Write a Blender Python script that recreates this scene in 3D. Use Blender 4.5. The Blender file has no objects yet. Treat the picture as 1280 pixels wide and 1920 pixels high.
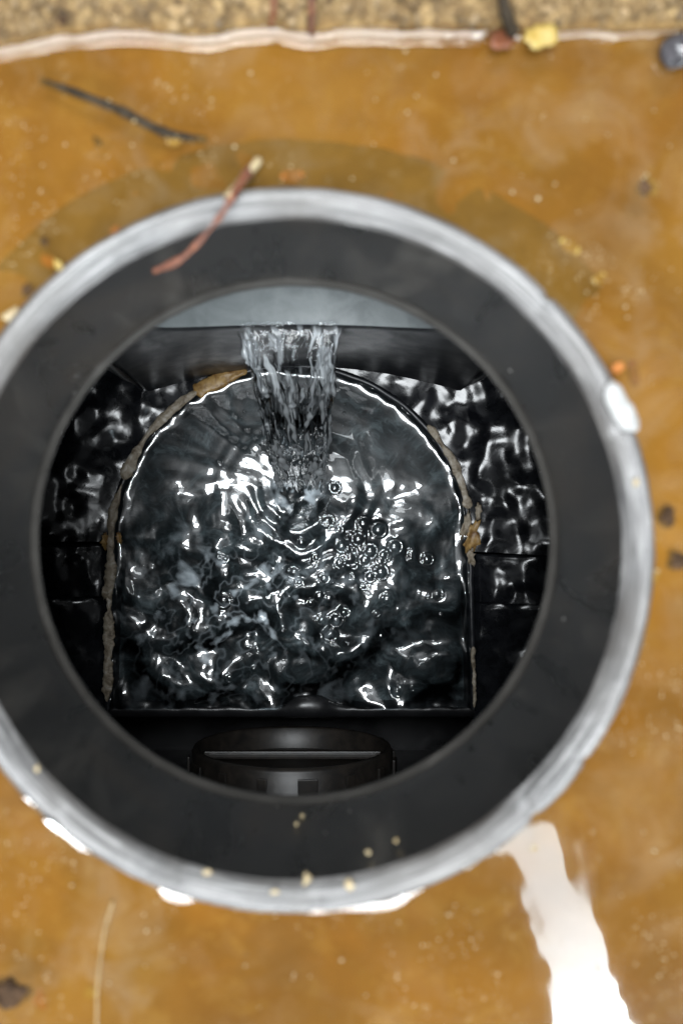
import bpy, bmesh, math, random
import numpy as np
from mathutils import Vector, Matrix, Quaternion

random.seed(7)
S = bpy.context.scene
COL = S.collection

# ------------------------------------------------------------------ camera
FPX = 1387.0                       # focal length in pixels of the 1280x1920 photograph
CAMZ = 0.335                       # camera height over the pipe rim (z = 0)
NAD = (572.0, 947.0)               # where the pipe's axis direction vanishes in the picture
cam_d = bpy.data.cameras.new('camera')
cam = bpy.data.objects.new('camera', cam_d); COL.objects.link(cam)
cam.rotation_euler = (0, 0, 0)     # straight down the pipe; the frame is shifted off the axis
cam.location = (0, 0, CAMZ)
cam_d.sensor_fit = 'VERTICAL'; cam_d.sensor_height = 36.0; cam_d.sensor_width = 24.0
cam_d.lens = FPX / 1920 * 36.0
cam_d.shift_x = (640 - NAD[0]) / 1920; cam_d.shift_y = -(960 - NAD[1]) / 1920
cam_d.clip_start = 0.01; cam_d.clip_end = 100
cam_d.dof.use_dof = True; cam_d.dof.focus_distance = 0.80; cam_d.dof.aperture_fstop = 3.8
S.camera = cam

# ------------------------------------------------------------------ world + lamps
w = bpy.data.worlds.new('World'); S.world = w; w.use_nodes = True
bg = w.node_tree.nodes['Background']
bg.inputs[0].default_value = (0.93, 0.97, 1.0, 1); bg.inputs[1].default_value = 0.26

def area(name, d, dist, sx, sy, L, origin=(0, 0, 0), rot=0.0, col=(1, 1, 1), shape='RECTANGLE'):
    """area lamp seen from `origin` in direction d, `dist` metres away, of radiance about L"""
    ld = bpy.data.lights.new(name, 'AREA'); ld.shape = shape
    ld.size = sx; ld.size_y = sy; ld.color = col
    A = sx * sy * (math.pi / 4 if shape in ('DISK', 'ELLIPSE') else 1)
    ld.energy = L * A * math.pi
    o = bpy.data.objects.new(name, ld); COL.objects.link(o)
    dv = Vector(d).normalized()
    o.location = Vector(origin) + dv * dist
    o.rotation_mode = 'QUATERNION'
    q = (-dv).to_track_quat('-Z', 'Y')
    o.rotation_quaternion = q @ Quaternion((0, 0, 1), rot)
    return o
area('overhead_lamp', (-0.07, -0.16, 1), 1.9, 0.80, 0.40, 56, (0, 0, -0.48), 0.3, (0.93, 0.97, 1.0), 'ELLIPSE')
area('added_glint_light', (-0.03, 0.255, 1), 1.9, 0.74, 0.28, 74, (0, 0, -0.48), 0.0, (0.93, 0.97, 1.0), 'ELLIPSE')  # unseen lamp added to brighten the lower water and the plug
area('added_soft_fill', (-0.04, -0.19, 1), 2.1, 1.35, 0.70, 11.0, (0, 0, -0.48), 0.0, (0.92, 0.97, 1.0), 'ELLIPSE')  # unseen panel added for soft grey reflections on the water
area('added_end_fill', (-0.03, 0.235, 1), 2.0, 1.25, 0.46, 11.0, (0, 0, -0.48), 0.0, (0.92, 0.97, 1.0), 'ELLIPSE')  # also added and unseen, broadens the bright reflections near the straight end
area('work_lamp', (0.398, -0.72, 1), 1.9, 0.16, 1.0, 24, (0.12, -0.21, -0.01), -0.30, (0.76, 0.91, 1.0))
area('open_side', (0.05, -1.15, 1), 2.2, 3.2, 0.46, 36, (0, 0, 0), 0.0, (0.90, 0.96, 1.0))

S.render.engine = 'CYCLES'
S.view_settings.view_transform = 'Standard'; S.view_settings.look = 'None'
S.view_settings.gamma = 1.0; S.view_settings.exposure = -0.92
S.cycles.use_denoising = True
S.cycles.max_bounces = 10; S.cycles.transparent_max_bounces = 16
S.cycles.transmission_bounces = 8
S.cycles.sample_clamp_indirect = 6.0
S.cycles.caustics_reflective = False; S.cycles.caustics_refractive = False

# ------------------------------------------------------------------ helpers
def ray(px, py):
    return Vector(((px - NAD[0]) / FPX, -(py - NAD[1]) / FPX, -1.0))
def at(px, py, z):
    r = ray(px, py); t = (z - CAMZ) / r.z
    return Vector((r.x * t, r.y * t, z))
def at_y(px, py, y):
    r = ray(px, py); t = y / r.y
    return Vector((r.x * t, y, CAMZ + r.z * t))

_rng = np.random.RandomState(11)
_perm = np.concatenate([_rng.permutation(512)] * 2)
_ang = _rng.rand(512) * 2 * np.pi
_gx, _gy = np.cos(_ang), np.sin(_ang)
def noise(x, y, seed=0):
    x = np.asarray(x, float) + seed * 17.31; y = np.asarray(y, float) + seed * 9.77
    xi = np.floor(x).astype(int); yi = np.floor(y).astype(int)
    xf = x - xi; yf = y - yi
    u = xf ** 3 * (xf * (xf * 6 - 15) + 10); v = yf ** 3 * (yf * (yf * 6 - 15) + 10)
    def g(ix, iy, dx, dy):
        h = _perm[(_perm[ix & 511] + iy) & 511]
        return _gx[h] * dx + _gy[h] * dy
    a = g(xi, yi, xf, yf); b = g(xi + 1, yi, xf - 1, yf)
    c = g(xi, yi + 1, xf, yf - 1); d = g(xi + 1, yi + 1, xf - 1, yf - 1)
    return (a * (1 - u) + b * u) * (1 - v) + (c * (1 - u) + d * u) * v
def fbm(x, y, o=4, seed=0):
    s = 0; a = 1.0
    for k in range(o):
        c_, s_ = math.cos(0.65 + 1.1 * k), math.sin(0.65 + 1.1 * k)
        s = s + a * noise((x * c_ - y * s_) * 2 ** k, (x * s_ + y * c_) * 2 ** k, seed + k * 3); a *= 0.5
    return s

def link(name, me, mat=None, parent=None, smooth=True):
    o = bpy.data.objects.new(name, me); COL.objects.link(o)
    if mat: me.materials.append(mat)
    if smooth:
        me.polygons.foreach_set('use_smooth', [True] * len(me.polygons))
    if parent: o.parent = parent
    return o
def pyd(name, verts, faces, mat=None, parent=None, smooth=True):
    me = bpy.data.meshes.new(name); me.from_pydata([tuple(v) for v in verts], [], faces); me.update()
    return link(name, me, mat, parent, smooth)
def grid_mesh(name, P, mat=None, parent=None, wrap_u=False, wrap_v=False, flip=False, smooth=True):
    """P: array (nv, nu, 3)"""
    nv, nu = P.shape[:2]
    idx = np.arange(nv * nu).reshape(nv, nu)
    if wrap_u: idx = np.concatenate([idx, idx[:, :1]], 1)
    if wrap_v: idx = np.concatenate([idx, idx[:1]], 0)
    a, b, c, d = idx[:-1, :-1], idx[:-1, 1:], idx[1:, 1:], idx[1:, :-1]
    q = np.stack([a, b, c, d] if not flip else [a, d, c, b], -1).reshape(-1, 4)
    me = bpy.data.meshes.new(name)
    me.vertices.add(nv * nu); me.vertices.foreach_set('co', P.reshape(-1).astype(np.float32))
    me.loops.add(q.size); me.loops.foreach_set('vertex_index', q.reshape(-1).astype(np.int32))
    me.polygons.add(len(q)); me.polygons.foreach_set('loop_start', (np.arange(len(q)) * 4).astype(np.int32))
    me.update(calc_edges=True); me.validate()
    return link(name, me, mat, parent, smooth)
def revolve(name, prof, mat, parent, c=(0, 0), n=256, jit=None, closed=False):
    th = np.linspace(0, 2 * np.pi, n, endpoint=False)
    P = np.zeros((len(prof), n, 3))
    for i, (r, z) in enumerate(prof):
        rr = np.full(n, r); zz = np.full(n, z)
        if jit: rr, zz = jit(i, th, rr, zz)
        P[i, :, 0] = c[0] + rr * np.cos(th); P[i, :, 1] = c[1] + rr * np.sin(th); P[i, :, 2] = zz
    return grid_mesh(name, P, mat, parent, wrap_u=True, wrap_v=closed)
def box(name, c, s, mat, parent=None, rot=None, bev=0.0):
    bm = bmesh.new(); bmesh.ops.create_cube(bm, size=1.0)
    for v in bm.verts: v.co = Vector((v.co.x * s[0], v.co.y * s[1], v.co.z * s[2]))
    if bev: bmesh.ops.bevel(bm, geom=bm.edges[:], offset=bev, segments=2, profile=0.6, affect='EDGES')
    M = Matrix.Translation(c) @ (rot.to_4x4() if rot else Matrix.Identity(4))
    bmesh.ops.transform(bm, matrix=M, verts=bm.verts)
    me = bpy.data.meshes.new(name); bm.to_mesh(me); bm.free()
    return link(name, me, mat, parent, smooth=False)
def smooth_path(pts, n):
    pts = [Vector(p) for p in pts]
    pts = [pts[0] * 2 - pts[1]] + pts + [pts[-1] * 2 - pts[-2]]
    m = len(pts) - 3; out = []
    for k in range(n):
        t = k / (n - 1) * m; i = min(int(t), m - 1); f = t - i
        p0, p1, p2, p3 = pts[i:i + 4]
        out.append(0.5 * ((2 * p1) + (p2 - p0) * f + (2 * p0 - 5 * p1 + 4 * p2 - p3) * f * f + (3 * p1 - p0 - 3 * p2 + p3) * f ** 3))
    return out
def tube(name, pts, rad, mat, parent=None, n=40, m=10, wob=0.0, flat=1.0):
    P = smooth_path(pts, n); V = []; F = []
    for k, p in enumerate(P):
        t = (P[min(k + 1, n - 1)] - P[max(k - 1, 0)]).normalized()
        s = t.cross(Vector((0, 0, 1))).normalized(); u = s.cross(t)
        f = k / (n - 1); r = rad(f) if callable(rad) else rad
        r *= 1 + wob * (random.random() - 0.5)
        for j in range(m):
            a = 2 * math.pi * j / m
            V.append(p + s * (math.cos(a) * r) + u * (math.sin(a) * r * flat))
    for k in range(n - 1):
        for j in range(m):
            F.append((k * m + j, k * m + (j + 1) % m, (k + 1) * m + (j + 1) % m, (k + 1) * m + j))
    F.append(tuple(range(m))[::-1]); F.append(tuple((n - 1) * m + j for j in range(m)))
    return pyd(name, V, F, mat, parent)
def lump(name, c, r, mat, parent=None, rough=0.35, sub=2, seed=0):
    rs = random.Random(seed)
    bm = bmesh.new(); bmesh.ops.create_icosphere(bm, subdivisions=sub, radius=1.0)
    off = Vector((rs.random() * 9, rs.random() * 9, rs.random() * 9))
    from mathutils import noise as mn
    for v in bm.verts:
        k = 1 + rough * mn.noise(v.co * 1.3 + off) + rough * 0.5 * mn.noise(v.co * 3.1 + off)
        v.co = Vector((v.co.x * r[0] * k, v.co.y * r[1] * k, v.co.z * r[2] * k))
    bmesh.ops.rotate(bm, verts=bm.verts, matrix=Matrix.Rotation(rs.random() * 6.28, 3, 'Z'))
    bmesh.ops.translate(bm, verts=bm.verts, vec=c)
    me = bpy.data.meshes.new(name); bm.to_mesh(me); bm.free()
    return link(name, me, mat, parent)
def leaf(name, c, lx, ly, ang, mat, parent=None, seed=0, curl=0.25, th=0.0005, ragged=0.22):
    rs = random.Random(seed); n = 22; V = []; F = []
    ring = []
    for k in range(n):
        a = 2 * math.pi * k / n
        r = 1 + ragged * (rs.random() - 0.5) * 2
        ring.append((math.cos(a) * r * lx, math.sin(a) * r * ly))
    ca, sa = math.cos(ang), math.sin(ang)
    for s in (1, -1):
        for (f) in (0.0, 0.55, 1.0):
            for (x, y) in (ring if f else [(0, 0)]):
                x *= f; y *= f
                z = curl * (x * x / lx + 0.6 * y * abs(y) / ly) + s * th
                V.append((c[0] + x * ca - y * sa, c[1] + x * sa + y * ca, c[2] + z))
    h = 1 + 2 * n
    for b, fl in ((0, 0), (h, 1)):
        for k in range(n):
            k2 = (k + 1) % n
            f1 = (b, b + 1 + k, b + 1 + k2); f2 = (b + 1 + k, b + 1 + n + k, b + 1 + n + k2, b + 1 + k2)
            F += [f1, f2] if not fl else [f1[::-1], f2[::-1]]
    for k in range(n):
        k2 = (k + 1) % n
        F.append((1 + n + k, h + 1 + n + k, h + 1 + n + k2, 1 + n + k2))
    return pyd(name, V, F, mat, parent)
def empty(name, loc):
    o = bpy.data.objects.new(name, None); COL.objects.link(o); o.location = (0, 0, 0)
    o.empty_display_size = 0.02
    return o
def tag(o, label=None, cat=None, group=None, kind=None):
    if label: o['label'] = label
    if cat: o['category'] = cat
    if group: o['group'] = group
    if kind: o['kind'] = kind
    return o

# ------------------------------------------------------------------ materials
class NT:
    def __init__(self, name):
        self.m = bpy.data.materials.new(name); self.m.use_nodes = True
        self.t = self.m.node_tree; self.t.nodes.clear()
        self.out = self.n('ShaderNodeOutputMaterial')
        self.co = self.n('ShaderNodeTexCoord').outputs['Object']
    def n(self, ty, **kw):
        nd = self.t.nodes.new(ty)
        for k, v in kw.items(): setattr(nd, k, v)
        return nd
    def l(self, a, b): self.t.links.new(a, b)
    def noise(self, scale, detail=4, rough=0.55, dist=0.0, vec=None):
        nd = self.n('ShaderNodeTexNoise'); nd.inputs['Scale'].default_value = scale
        nd.inputs['Detail'].default_value = detail; nd.inputs['Roughness'].default_value = rough
        nd.inputs['Distortion'].default_value = dist
        self.l(vec or self.co, nd.inputs['Vector']); return nd.outputs['Fac']
    def mapped(self, scale):
        m = self.n('ShaderNodeMapping'); m.inputs['Scale'].default_value = scale
        self.l(self.co, m.inputs['Vector']); return m.outputs[0]
    def ramp(self, fac, stops):
        r = self.n('ShaderNodeValToRGB'); e = r.color_ramp.elements
        while len(e) < len(stops): e.new(0.5)
        for k, (p, c) in enumerate(stops):
            e[k].position = p; e[k].color = (c[0], c[1], c[2], 1) if hasattr(c, '__len__') else (c, c, c, 1)
        self.l(fac, r.inputs[0]); return r.outputs[0]
    def bump(self, h, strength=0.3, dist=0.001, normal=None):
        b = self.n('ShaderNodeBump'); b.inputs['Strength'].default_value = strength
        b.inputs['Distance'].default_value = dist; self.l(h, b.inputs['Height'])
        if normal: self.l(normal, b.inputs['Normal'])
        return b.outputs[0]
    def mixc(self, fac, a, b):
        m = self.n('ShaderNodeMix', data_type='RGBA')
        for s, v in ((m.inputs[0], fac), (m.inputs[6], a), (m.inputs[7], b)):
            if hasattr(v, 'links'): self.l(v, s)
            elif hasattr(v, '__len__'): s.default_value = (*v[:3], 1)
            else: s.default_value = v
        return m.outputs[2]
    def prin(self, base, rough=0.5, normal=None, spec=0.5, **kw):
        p = self.n('ShaderNodeBsdfPrincipled')
        if hasattr(base, 'links'): self.l(base, p.inputs['Base Color'])
        else: p.inputs['Base Color'].default_value = (*base, 1)
        if hasattr(rough, 'links'): self.l(rough, p.inputs['Roughness'])
        else: p.inputs['Roughness'].default_value = rough
        p.inputs['Specular IOR Level'].default_value = spec
        if normal: self.l(normal, p.inputs['Normal'])
        for k, v in kw.items(): p.inputs[k.replace('_', ' ')].default_value = v
        self.l(p.outputs[0], self.out.inputs[0]); return self.m
    def water(self, tint, gloss_rough=0.0, murk=None, murk_fac=0.0, ior=1.33, normal=None, foam_sheen=False, wide=0.0):
        tr = self.n('ShaderNodeBsdfTransparent'); tr.inputs[0].default_value = (*tint, 1)
        body = tr.outputs[0]
        if murk is not None:
            df = self.n('ShaderNodeBsdfDiffuse')
            if hasattr(murk, 'links'): self.l(murk, df.inputs[0])
            else: df.inputs[0].default_value = (*murk, 1)
            if foam_sheen:
                ts = self.n('ShaderNodeBsdfTranslucent'); ts.inputs[0].default_value = df.inputs[0].default_value
                m0 = self.n('ShaderNodeMixShader'); m0.inputs[0].default_value = 0.5
                self.l(df.outputs[0], m0.inputs[1]); self.l(ts.outputs[0], m0.inputs[2]); df = m0
            mx = self.n('ShaderNodeMixShader')
            if hasattr(murk_fac, 'links'): self.l(murk_fac, mx.inputs[0])
            else: mx.inputs[0].default_value = murk_fac
            self.l(body, mx.inputs[1]); self.l(df.outputs[0], mx.inputs[2]); body = mx.outputs[0]
        gl = self.n('ShaderNodeBsdfGlossy'); gl.inputs['Roughness'].default_value = gloss_rough
        fr = self.n('ShaderNodeFresnel'); fr.inputs[0].default_value = ior
        if normal: self.l(normal, gl.inputs['Normal']); self.l(normal, fr.inputs['Normal'])
        mx = self.n('ShaderNodeMixShader')
        glo = gl.outputs[0]
        if wide:
            g2 = self.n('ShaderNodeBsdfGlossy'); g2.inputs['Roughness'].default_value = wide
            if normal: self.l(normal, g2.inputs['Normal'])
            m3 = self.n('ShaderNodeMixShader'); m3.inputs[0].default_value = 0.33
            self.l(glo, m3.inputs[1]); self.l(g2.outputs[0], m3.inputs[2]); glo = m3.outputs[0]
        self.l(fr.outputs[0], mx.inputs[0]); self.l(body, mx.inputs[1]); self.l(glo, mx.inputs[2])
        self.l(mx.outputs[0], self.out.inputs[0]); return self.m

def mat_ground():
    t = NT('silt_and_soil')
    big = t.noise(9, 5, 0.6, 0.6); mid = t.noise(45, 6, 0.65, 0.3); fine = t.noise(330, 4, 0.6)
    mud = t.ramp(big, [(0.3, (0.16, 0.075, 0.013)), (0.5, (0.24, 0.12, 0.022)), (0.7, (0.30, 0.175, 0.046))])
    mud = t.mixc(t.ramp(mid, [(0.52, 0.0), (0.72, 0.7)]), mud, (0.34, 0.23, 0.10))
    mud = t.mixc(t.ramp(fine, [(0.66, 0.0), (0.72, 0.6)]), mud, (0.42, 0.32, 0.16))
    soil = t.ramp(t.noise(150, 6, 0.72, 0.4), [(0.32, (0.034, 0.020, 0.009)), (0.5, (0.135, 0.082, 0.031)), (0.66, (0.32, 0.22, 0.10))])
    sep = t.n('ShaderNodeSeparateXYZ'); t.l(t.co, sep.inputs[0])
    hz = t.n('ShaderNodeMapRange'); hz.inputs['From Min'].default_value = -0.012; hz.inputs['From Max'].default_value = -0.003
    t.l(sep.outputs['Z'], hz.inputs['Value'])
    col = t.mixc(hz.outputs[0], mud, soil)
    return t.prin(col, 0.75, t.bump(t.noise(420, 5, 0.7), 0.6, 0.002), 0.35)
def mat_puddle():
    t = NT('murky_puddle_water')
    big = t.noise(7, 4, 0.55, 0.8)
    c0 = t.ramp(big, [(0.32, (0.105, 0.050, 0.008)), (0.5, (0.170, 0.086, 0.014)), (0.68, (0.205, 0.118, 0.030))])
    c = t.mixc(t.ramp(t.noise(24, 6, 0.66, 0.9), [(0.47, 0.0), (0.66, 0.8)]), c0, (0.225, 0.155, 0.082))
    c = t.mixc(t.ramp(t.noise(120, 3, 0.6, 0.4), [(0.60, 0.0), (0.74, 0.5)]), c, (0.27, 0.19, 0.09))
    c = t.mixc(t.ramp(t.noise(4.2, 5, 0.6, 0.7), [(0.42, 0.0), (0.62, 0.85)]), c, (0.078, 0.042, 0.011))
    f = t.ramp(t.noise(13, 4, 0.6, 0.5), [(0.3, 0.28), (0.7, 0.58)])
    return t.water((0.96, 0.82, 0.50), 0.012, c, f, 1.5, None, False, 0.07)
def mat_plastic(name, base, rough, scuff=0.0, bumpy=0.15):
    t = NT(name)
    n1 = t.noise(38, 5, 0.6, 0.4); n2 = t.noise(420, 3, 0.6)
    b = tuple(base)
    col = t.ramp(n1, [(0.35, tuple(x * 0.75 for x in b)), (0.62, b), (0.8, tuple(x * (1 + scuff) + 0.012 * scuff for x in b))])
    rg = t.ramp(n1, [(0.3, rough * 0.75), (0.75, min(1, rough * 1.3))])
    return t.prin(col, rg, t.bump(n2, bumpy, 0.0006), 0.5)
def mat_shaft():
    t = NT('black_pipe_plastic')
    st = t.noise(26, 6, 0.62, 0.6, t.mapped((1, 1, 0.28))); sm = t.noise(9, 4, 0.6, 0.8); f = t.noise(500, 3, 0.6)
    col = t.ramp(st, [(0.36, (0.010, 0.009, 0.008)), (0.54, (0.024, 0.022, 0.020)), (0.66, (0.055, 0.050, 0.044)), (0.78, (0.12, 0.105, 0.09))])
    col = t.mixc(t.ramp(sm, [(0.5, 0.0), (0.68, 0.55)]), col, (0.052, 0.040, 0.029))
    return t.prin(col, t.ramp(st, [(0.35, 0.22), (0.7, 0.45)]), t.bump(f, 0.2, 0.0006, t.bump(st, 0.25, 0.002)), 0.7, Coat_Weight=0.5, Coat_Roughness=0.22)
def mat_rim():
    t = NT('scuffed_cut_plastic')
    # circumferential scratches: noise in (angle, radius)
    sep = t.n('ShaderNodeSeparateXYZ'); t.l(t.co, sep.inputs[0])
    at2 = t.n('ShaderNodeMath', operation='ARCTAN2'); t.l(sep.outputs['Y'], at2.inputs[0]); t.l(sep.outputs['X'], at2.inputs[1])
    ln = t.n('ShaderNodeVectorMath', operation='LENGTH'); t.l(t.co, ln.inputs[0])
    cb = t.n('ShaderNodeCombineXYZ')
    m1 = t.n('ShaderNodeMath', operation='MULTIPLY'); t.l(at2.outputs[0], m1.inputs[0]); m1.inputs[1].default_value = 3.0
    m2 = t.n('ShaderNodeMath', operation='MULTIPLY'); t.l(ln.outputs['Value'], m2.inputs[0]); m2.inputs[1].default_value = 520
    t.l(m1.outputs[0], cb.inputs[0]); t.l(m2.outputs[0], cb.inputs[1])
    s = t.noise(1.0, 5, 0.65, 0.2, cb.outputs[0])
    blot = t.noise(19, 7, 0.70, 0.5)
    col = t.ramp(s, [(0.32, (0.026, 0.025, 0.025)), (0.48, (0.088, 0.085, 0.084)), (0.66, (0.25, 0.245, 0.24))])
    col = t.mixc(t.ramp(blot, [(0.50, 0.0), (0.66, 0.85)]), col, (0.045, 0.043, 0.042))
    col = t.mixc(t.ramp(t.noise(7.5, 4, 0.6, 0.6), [(0.44, 0.0), (0.60, 0.70)]), col, (0.058, 0.050, 0.043))
    return t.prin(col, 0.36, t.bump(s, 0.35, 0.0008), 0.5)
def mat_simple(name, c1, c2, scale=120, rough=0.6, bump=0.3, spec=0.4):
    t = NT(name); n = t.noise(scale, 5, 0.62, 0.4)
    return t.prin(t.ramp(n, [(0.34, c1), (0.66, c2)]), rough, t.bump(n, bump, 0.001), spec)
def mat_crust():
    t = NT('tan_scale_crust'); n = t.noise(95, 6, 0.65, 0.6); f = t.noise(420, 4, 0.6)
    c = t.ramp(n, [(0.28, (0.05, 0.04, 0.028)), (0.42, (0.20, 0.16, 0.11)), (0.56, (0.36, 0.31, 0.24)), (0.70, (0.58, 0.55, 0.50))])
    return t.prin(c, 0.45, t.bump(f, 0.7, 0.0015), 0.5)
def mat_wet_bench():
    t = NT('wet_black_plastic'); n = t.noise(60, 5, 0.6, 0.5)
    c = t.ramp(n, [(0.4, (0.006, 0.0065, 0.008)), (0.7, (0.016, 0.017, 0.020))])
    return t.prin(c, t.ramp(n, [(0.35, 0.12), (0.7, 0.22)]), t.bump(t.noise(90, 2, 0.5, 0.8), 0.05, 0.003), 0.32,
                  Coat_Weight=0.08, Coat_Roughness=0.05, Coat_IOR=1.33)
def mat_bed():
    t = NT('silty_channel_bed'); n = t.noise(32, 6, 0.68, 0.8)
    return t.prin(t.ramp(n, [(0.40, (0.008, 0.009, 0.009)), (0.54, (0.034, 0.038, 0.038)), (0.72, (0.19, 0.20, 0.195))]), 0.8,
                  t.bump(n, 0.5, 0.003), 0.2)
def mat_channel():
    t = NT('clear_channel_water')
    a = t.n('ShaderNodeAttribute', attribute_name='foam_sheen')
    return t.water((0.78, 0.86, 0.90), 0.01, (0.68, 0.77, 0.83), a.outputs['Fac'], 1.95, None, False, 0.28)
def mat_jet():
    t = NT('clear_falling_water')
    n = None
    a = t.n('ShaderNodeAttribute', attribute_name='foam_sheen')
    return t.water((0.98, 0.985, 0.99), 0.04, (0.86, 0.91, 0.94), a.outputs['Fac'], 1.30, n, True)

M_GROUND = mat_ground(); M_PUDDLE = mat_puddle(); M_RIM = mat_rim()
M_SHAFT = mat_shaft()
M_LIP = mat_plastic('worn_lip_plastic', (0.048, 0.045, 0.041), 0.35, 0.6, 0.2)
M_CHAMBER = mat_plastic('black_chamber_plastic', (0.010, 0.010, 0.011), 0.35, 0.5, 0.15)
M_BLOCK = mat_plastic('black_moulded_plastic', (0.011, 0.012, 0.015), 0.40, 0.4, 0.10)
M_INLET = mat_simple('wet_grey_pipe', (0.15, 0.165, 0.168), (0.24, 0.26, 0.262), 30, 0.3, 0.06, 0.5)
M_BENCH = mat_wet_bench(); M_BED = mat_bed(); M_CRUST = mat_crust()
M_ORANGE_CRUST = mat_simple('orange_brown_crust', (0.13, 0.06, 0.015), (0.42, 0.27, 0.10), 90, 0.4, 0.7)
M_JET = mat_jet()
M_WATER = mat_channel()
M_STREAK = NT('aerated_glint_water').water((0.98, 0.985, 0.99), 0.05, (0.90, 0.95, 0.98), 0.34, 1.5, None, True, 0.2)  # pale colour paints the jet's bright glints along with its air bubbles
M_PLUG = mat_simple('brown_black_plug_plastic', (0.010, 0.009, 0.008), (0.026, 0.021, 0.017), 60, 0.42, 0.25, 0.5)
M_TWIG_RED = mat_simple('red_brown_bark', (0.07, 0.022, 0.014), (0.17, 0.060, 0.028), 220, 0.55, 0.4)
M_TWIG_BLACK = mat_simple('black_bark', (0.012, 0.009, 0.006), (0.04, 0.03, 0.02), 150, 0.7, 0.5, 0.1)
M_STRAW = mat_simple('dry_straw', (0.17, 0.105, 0.035), (0.28, 0.19, 0.08), 200, 0.5, 0.2)
M_PALE = mat_simple('pale_husk', (0.24, 0.17, 0.08), (0.40, 0.33, 0.20), 300, 0.45, 0.3)
M_ORANGE = mat_simple('orange_leaf', (0.22, 0.06, 0.008), (0.34, 0.12, 0.015), 150, 0.5, 0.3)
M_RUST = mat_simple('rust_leaf', (0.09, 0.026, 0.010), (0.17, 0.055, 0.02), 150, 0.5, 0.4)
M_YELLOW = mat_simple('yellow_petal', (0.26, 0.17, 0.03), (0.36, 0.27, 0.09), 120, 0.5, 0.2)
M_DARK = mat_simple('dark_humus', (0.02, 0.012, 0.007), (0.07, 0.040, 0.022), 150, 0.75, 0.5, 0.08)
M_WHITE = mat_simple('whitish_plastic_burr', (0.24, 0.24, 0.23), (0.34, 0.335, 0.33), 120, 0.4, 0.3)
M_GRAIN = mat_simple('sandy_soil_grain', (0.055, 0.032, 0.012), (0.30, 0.205, 0.10), 60, 0.6, 0.5)
M_COLLAR = mat_simple('silted_grey_collar', (0.10, 0.070, 0.030), (0.155, 0.110, 0.050), 60, 0.6, 0.3)
M_STONE = mat_simple('wet_dark_stone', (0.02, 0.02, 0.022), (0.07, 0.065, 0.07), 80, 0.15, 0.3, 0.6)

# ------------------------------------------------------------------ shared dimensions
PC = (-0.0063, -0.0205)            # axis of the upright pipe
ZP = -0.010                        # puddle level
R_OUT, R_IN = 0.1658, 0.1525

# shoreline of the puddle (x -> y), read off the photograph at the water's level
_sh = [at(px, py, ZP) for px, py in [(-500, 150), (-150, 128), (0, 102), (120, 76), (260, 66), (390, 80), (490, 61), (580, 74), (640, 66), (780, 67),
                                     (900, 66), (1000, 72), (1100, 66), (1190, 70), (1280, 62), (1500, 60), (2000, 90)]]
_sx = np.array([p.x for p in _sh]); _sy = np.array([p.y for p in _sh])
def shore(x):
    return np.interp(x, _sx, _sy) + 0.0012 * noise(x * 90, x * 0 + 3.3, 5)

# ------------------------------------------------------------------ ground and puddle
def polar(rs, n):
    th = np.linspace(0, 2 * np.pi, n, endpoint=False)
    R, T = np.meshgrid(rs, th, indexing='ij')
    return PC[0] + R * np.cos(T), PC[1] + R * np.sin(T), R, T
rs = np.concatenate([np.linspace(R_OUT - 0.0012, 0.36, 190), np.linspace(0.365, 0.6, 40), np.linspace(0.63, 3.0, 20)])
X, Y, R, T = polar(rs, 760)
d = Y - shore(X)                                   # > 0 on the bank
bed = -0.010 - 0.020 * (1 - np.exp(np.minimum(d, 0) / 0.018)) + 0.004 * fbm(X * 14, Y * 14, 4, 2)
sector = np.clip((np.sin(T + 0.05) - 0.50) / 0.48, 0, 1)   # silt is thin over the collar on the bank side
bed += 0.017 * (1 - sector) * np.exp(-((R - 0.180) / 0.045) ** 2)
near = np.exp(-np.clip((R - 0.196) / 0.03, 0, None) ** 2)
bed = bed * (1 - sector * near) + sector * near * (-0.0212 + 0.10 * (R - 0.192) + 0.005 * fbm(X * 30, Y * 30, 3, 6))
bed = np.minimum(bed, -0.0125 + 0.0 * R)
dd = np.clip(d, 0, None)
bank = -0.0065 + 0.75 * np.minimum(dd, 0.03) + 0.22 * np.clip(dd - 0.03, 0, None) * np.exp(-dd * 1.5) \
       + np.clip(dd / 0.006, 0, 1) * (0.0045 * fbm(X * 60, Y * 60, 4, 4) + 0.003 * np.abs(noise(X * 190, Y * 190, 9)))
kk = 1 / (1 + np.exp(-np.clip(d / 0.0007, -40, 40)))
G = bed * (1 - kk) + bank * kk
ground = grid_mesh('ground', np.stack([X, Y, G], -1), M_GROUND, None, wrap_u=True)
tag(ground, kind='structure')

rs = np.concatenate([np.linspace(R_OUT - 0.0016, 0.178, 70), np.linspace(0.1785, 0.315, 240)[1:], np.linspace(0.32, 0.6, 60), np.linspace(0.62, 2.6, 16)])
X, Y, R, T = polar(rs, 900)
d = shore(X) - Y
h = 0.95 * 0.0006 * np.log1p(np.exp(np.clip((0.0032 - np.clip(d, -0.003, None)) / 0.0006, -30, 30)))
tw = (T + np.pi) % (2 * np.pi) - np.pi
wet = sum(a_ * np.exp(-((tw - t_) / w_) ** 4) for t_, a_, w_ in ((-2.36, 1.0, 0.22), (-1.90, 0.8, 0.055), (-1.30, 0.75, 0.20)))
h += (0.0006 + 0.0022 * wet * np.clip(0.75 + 1.2 * noise(T * 9, T * 0 + 0.5, 27), 0.2, 1.2)) * np.exp(-np.clip(R - R_OUT, 0, None) / 0.0046)
h += 0.00028 * fbm(X * 14 + 1.7, Y * 14, 2, 21) + 0.00011 * noise(X * 36, Y * 36, 23) + 0.000035 * noise(X * 95, Y * 95, 24)
h = np.where(d < -0.0012, -0.02, h)
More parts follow.
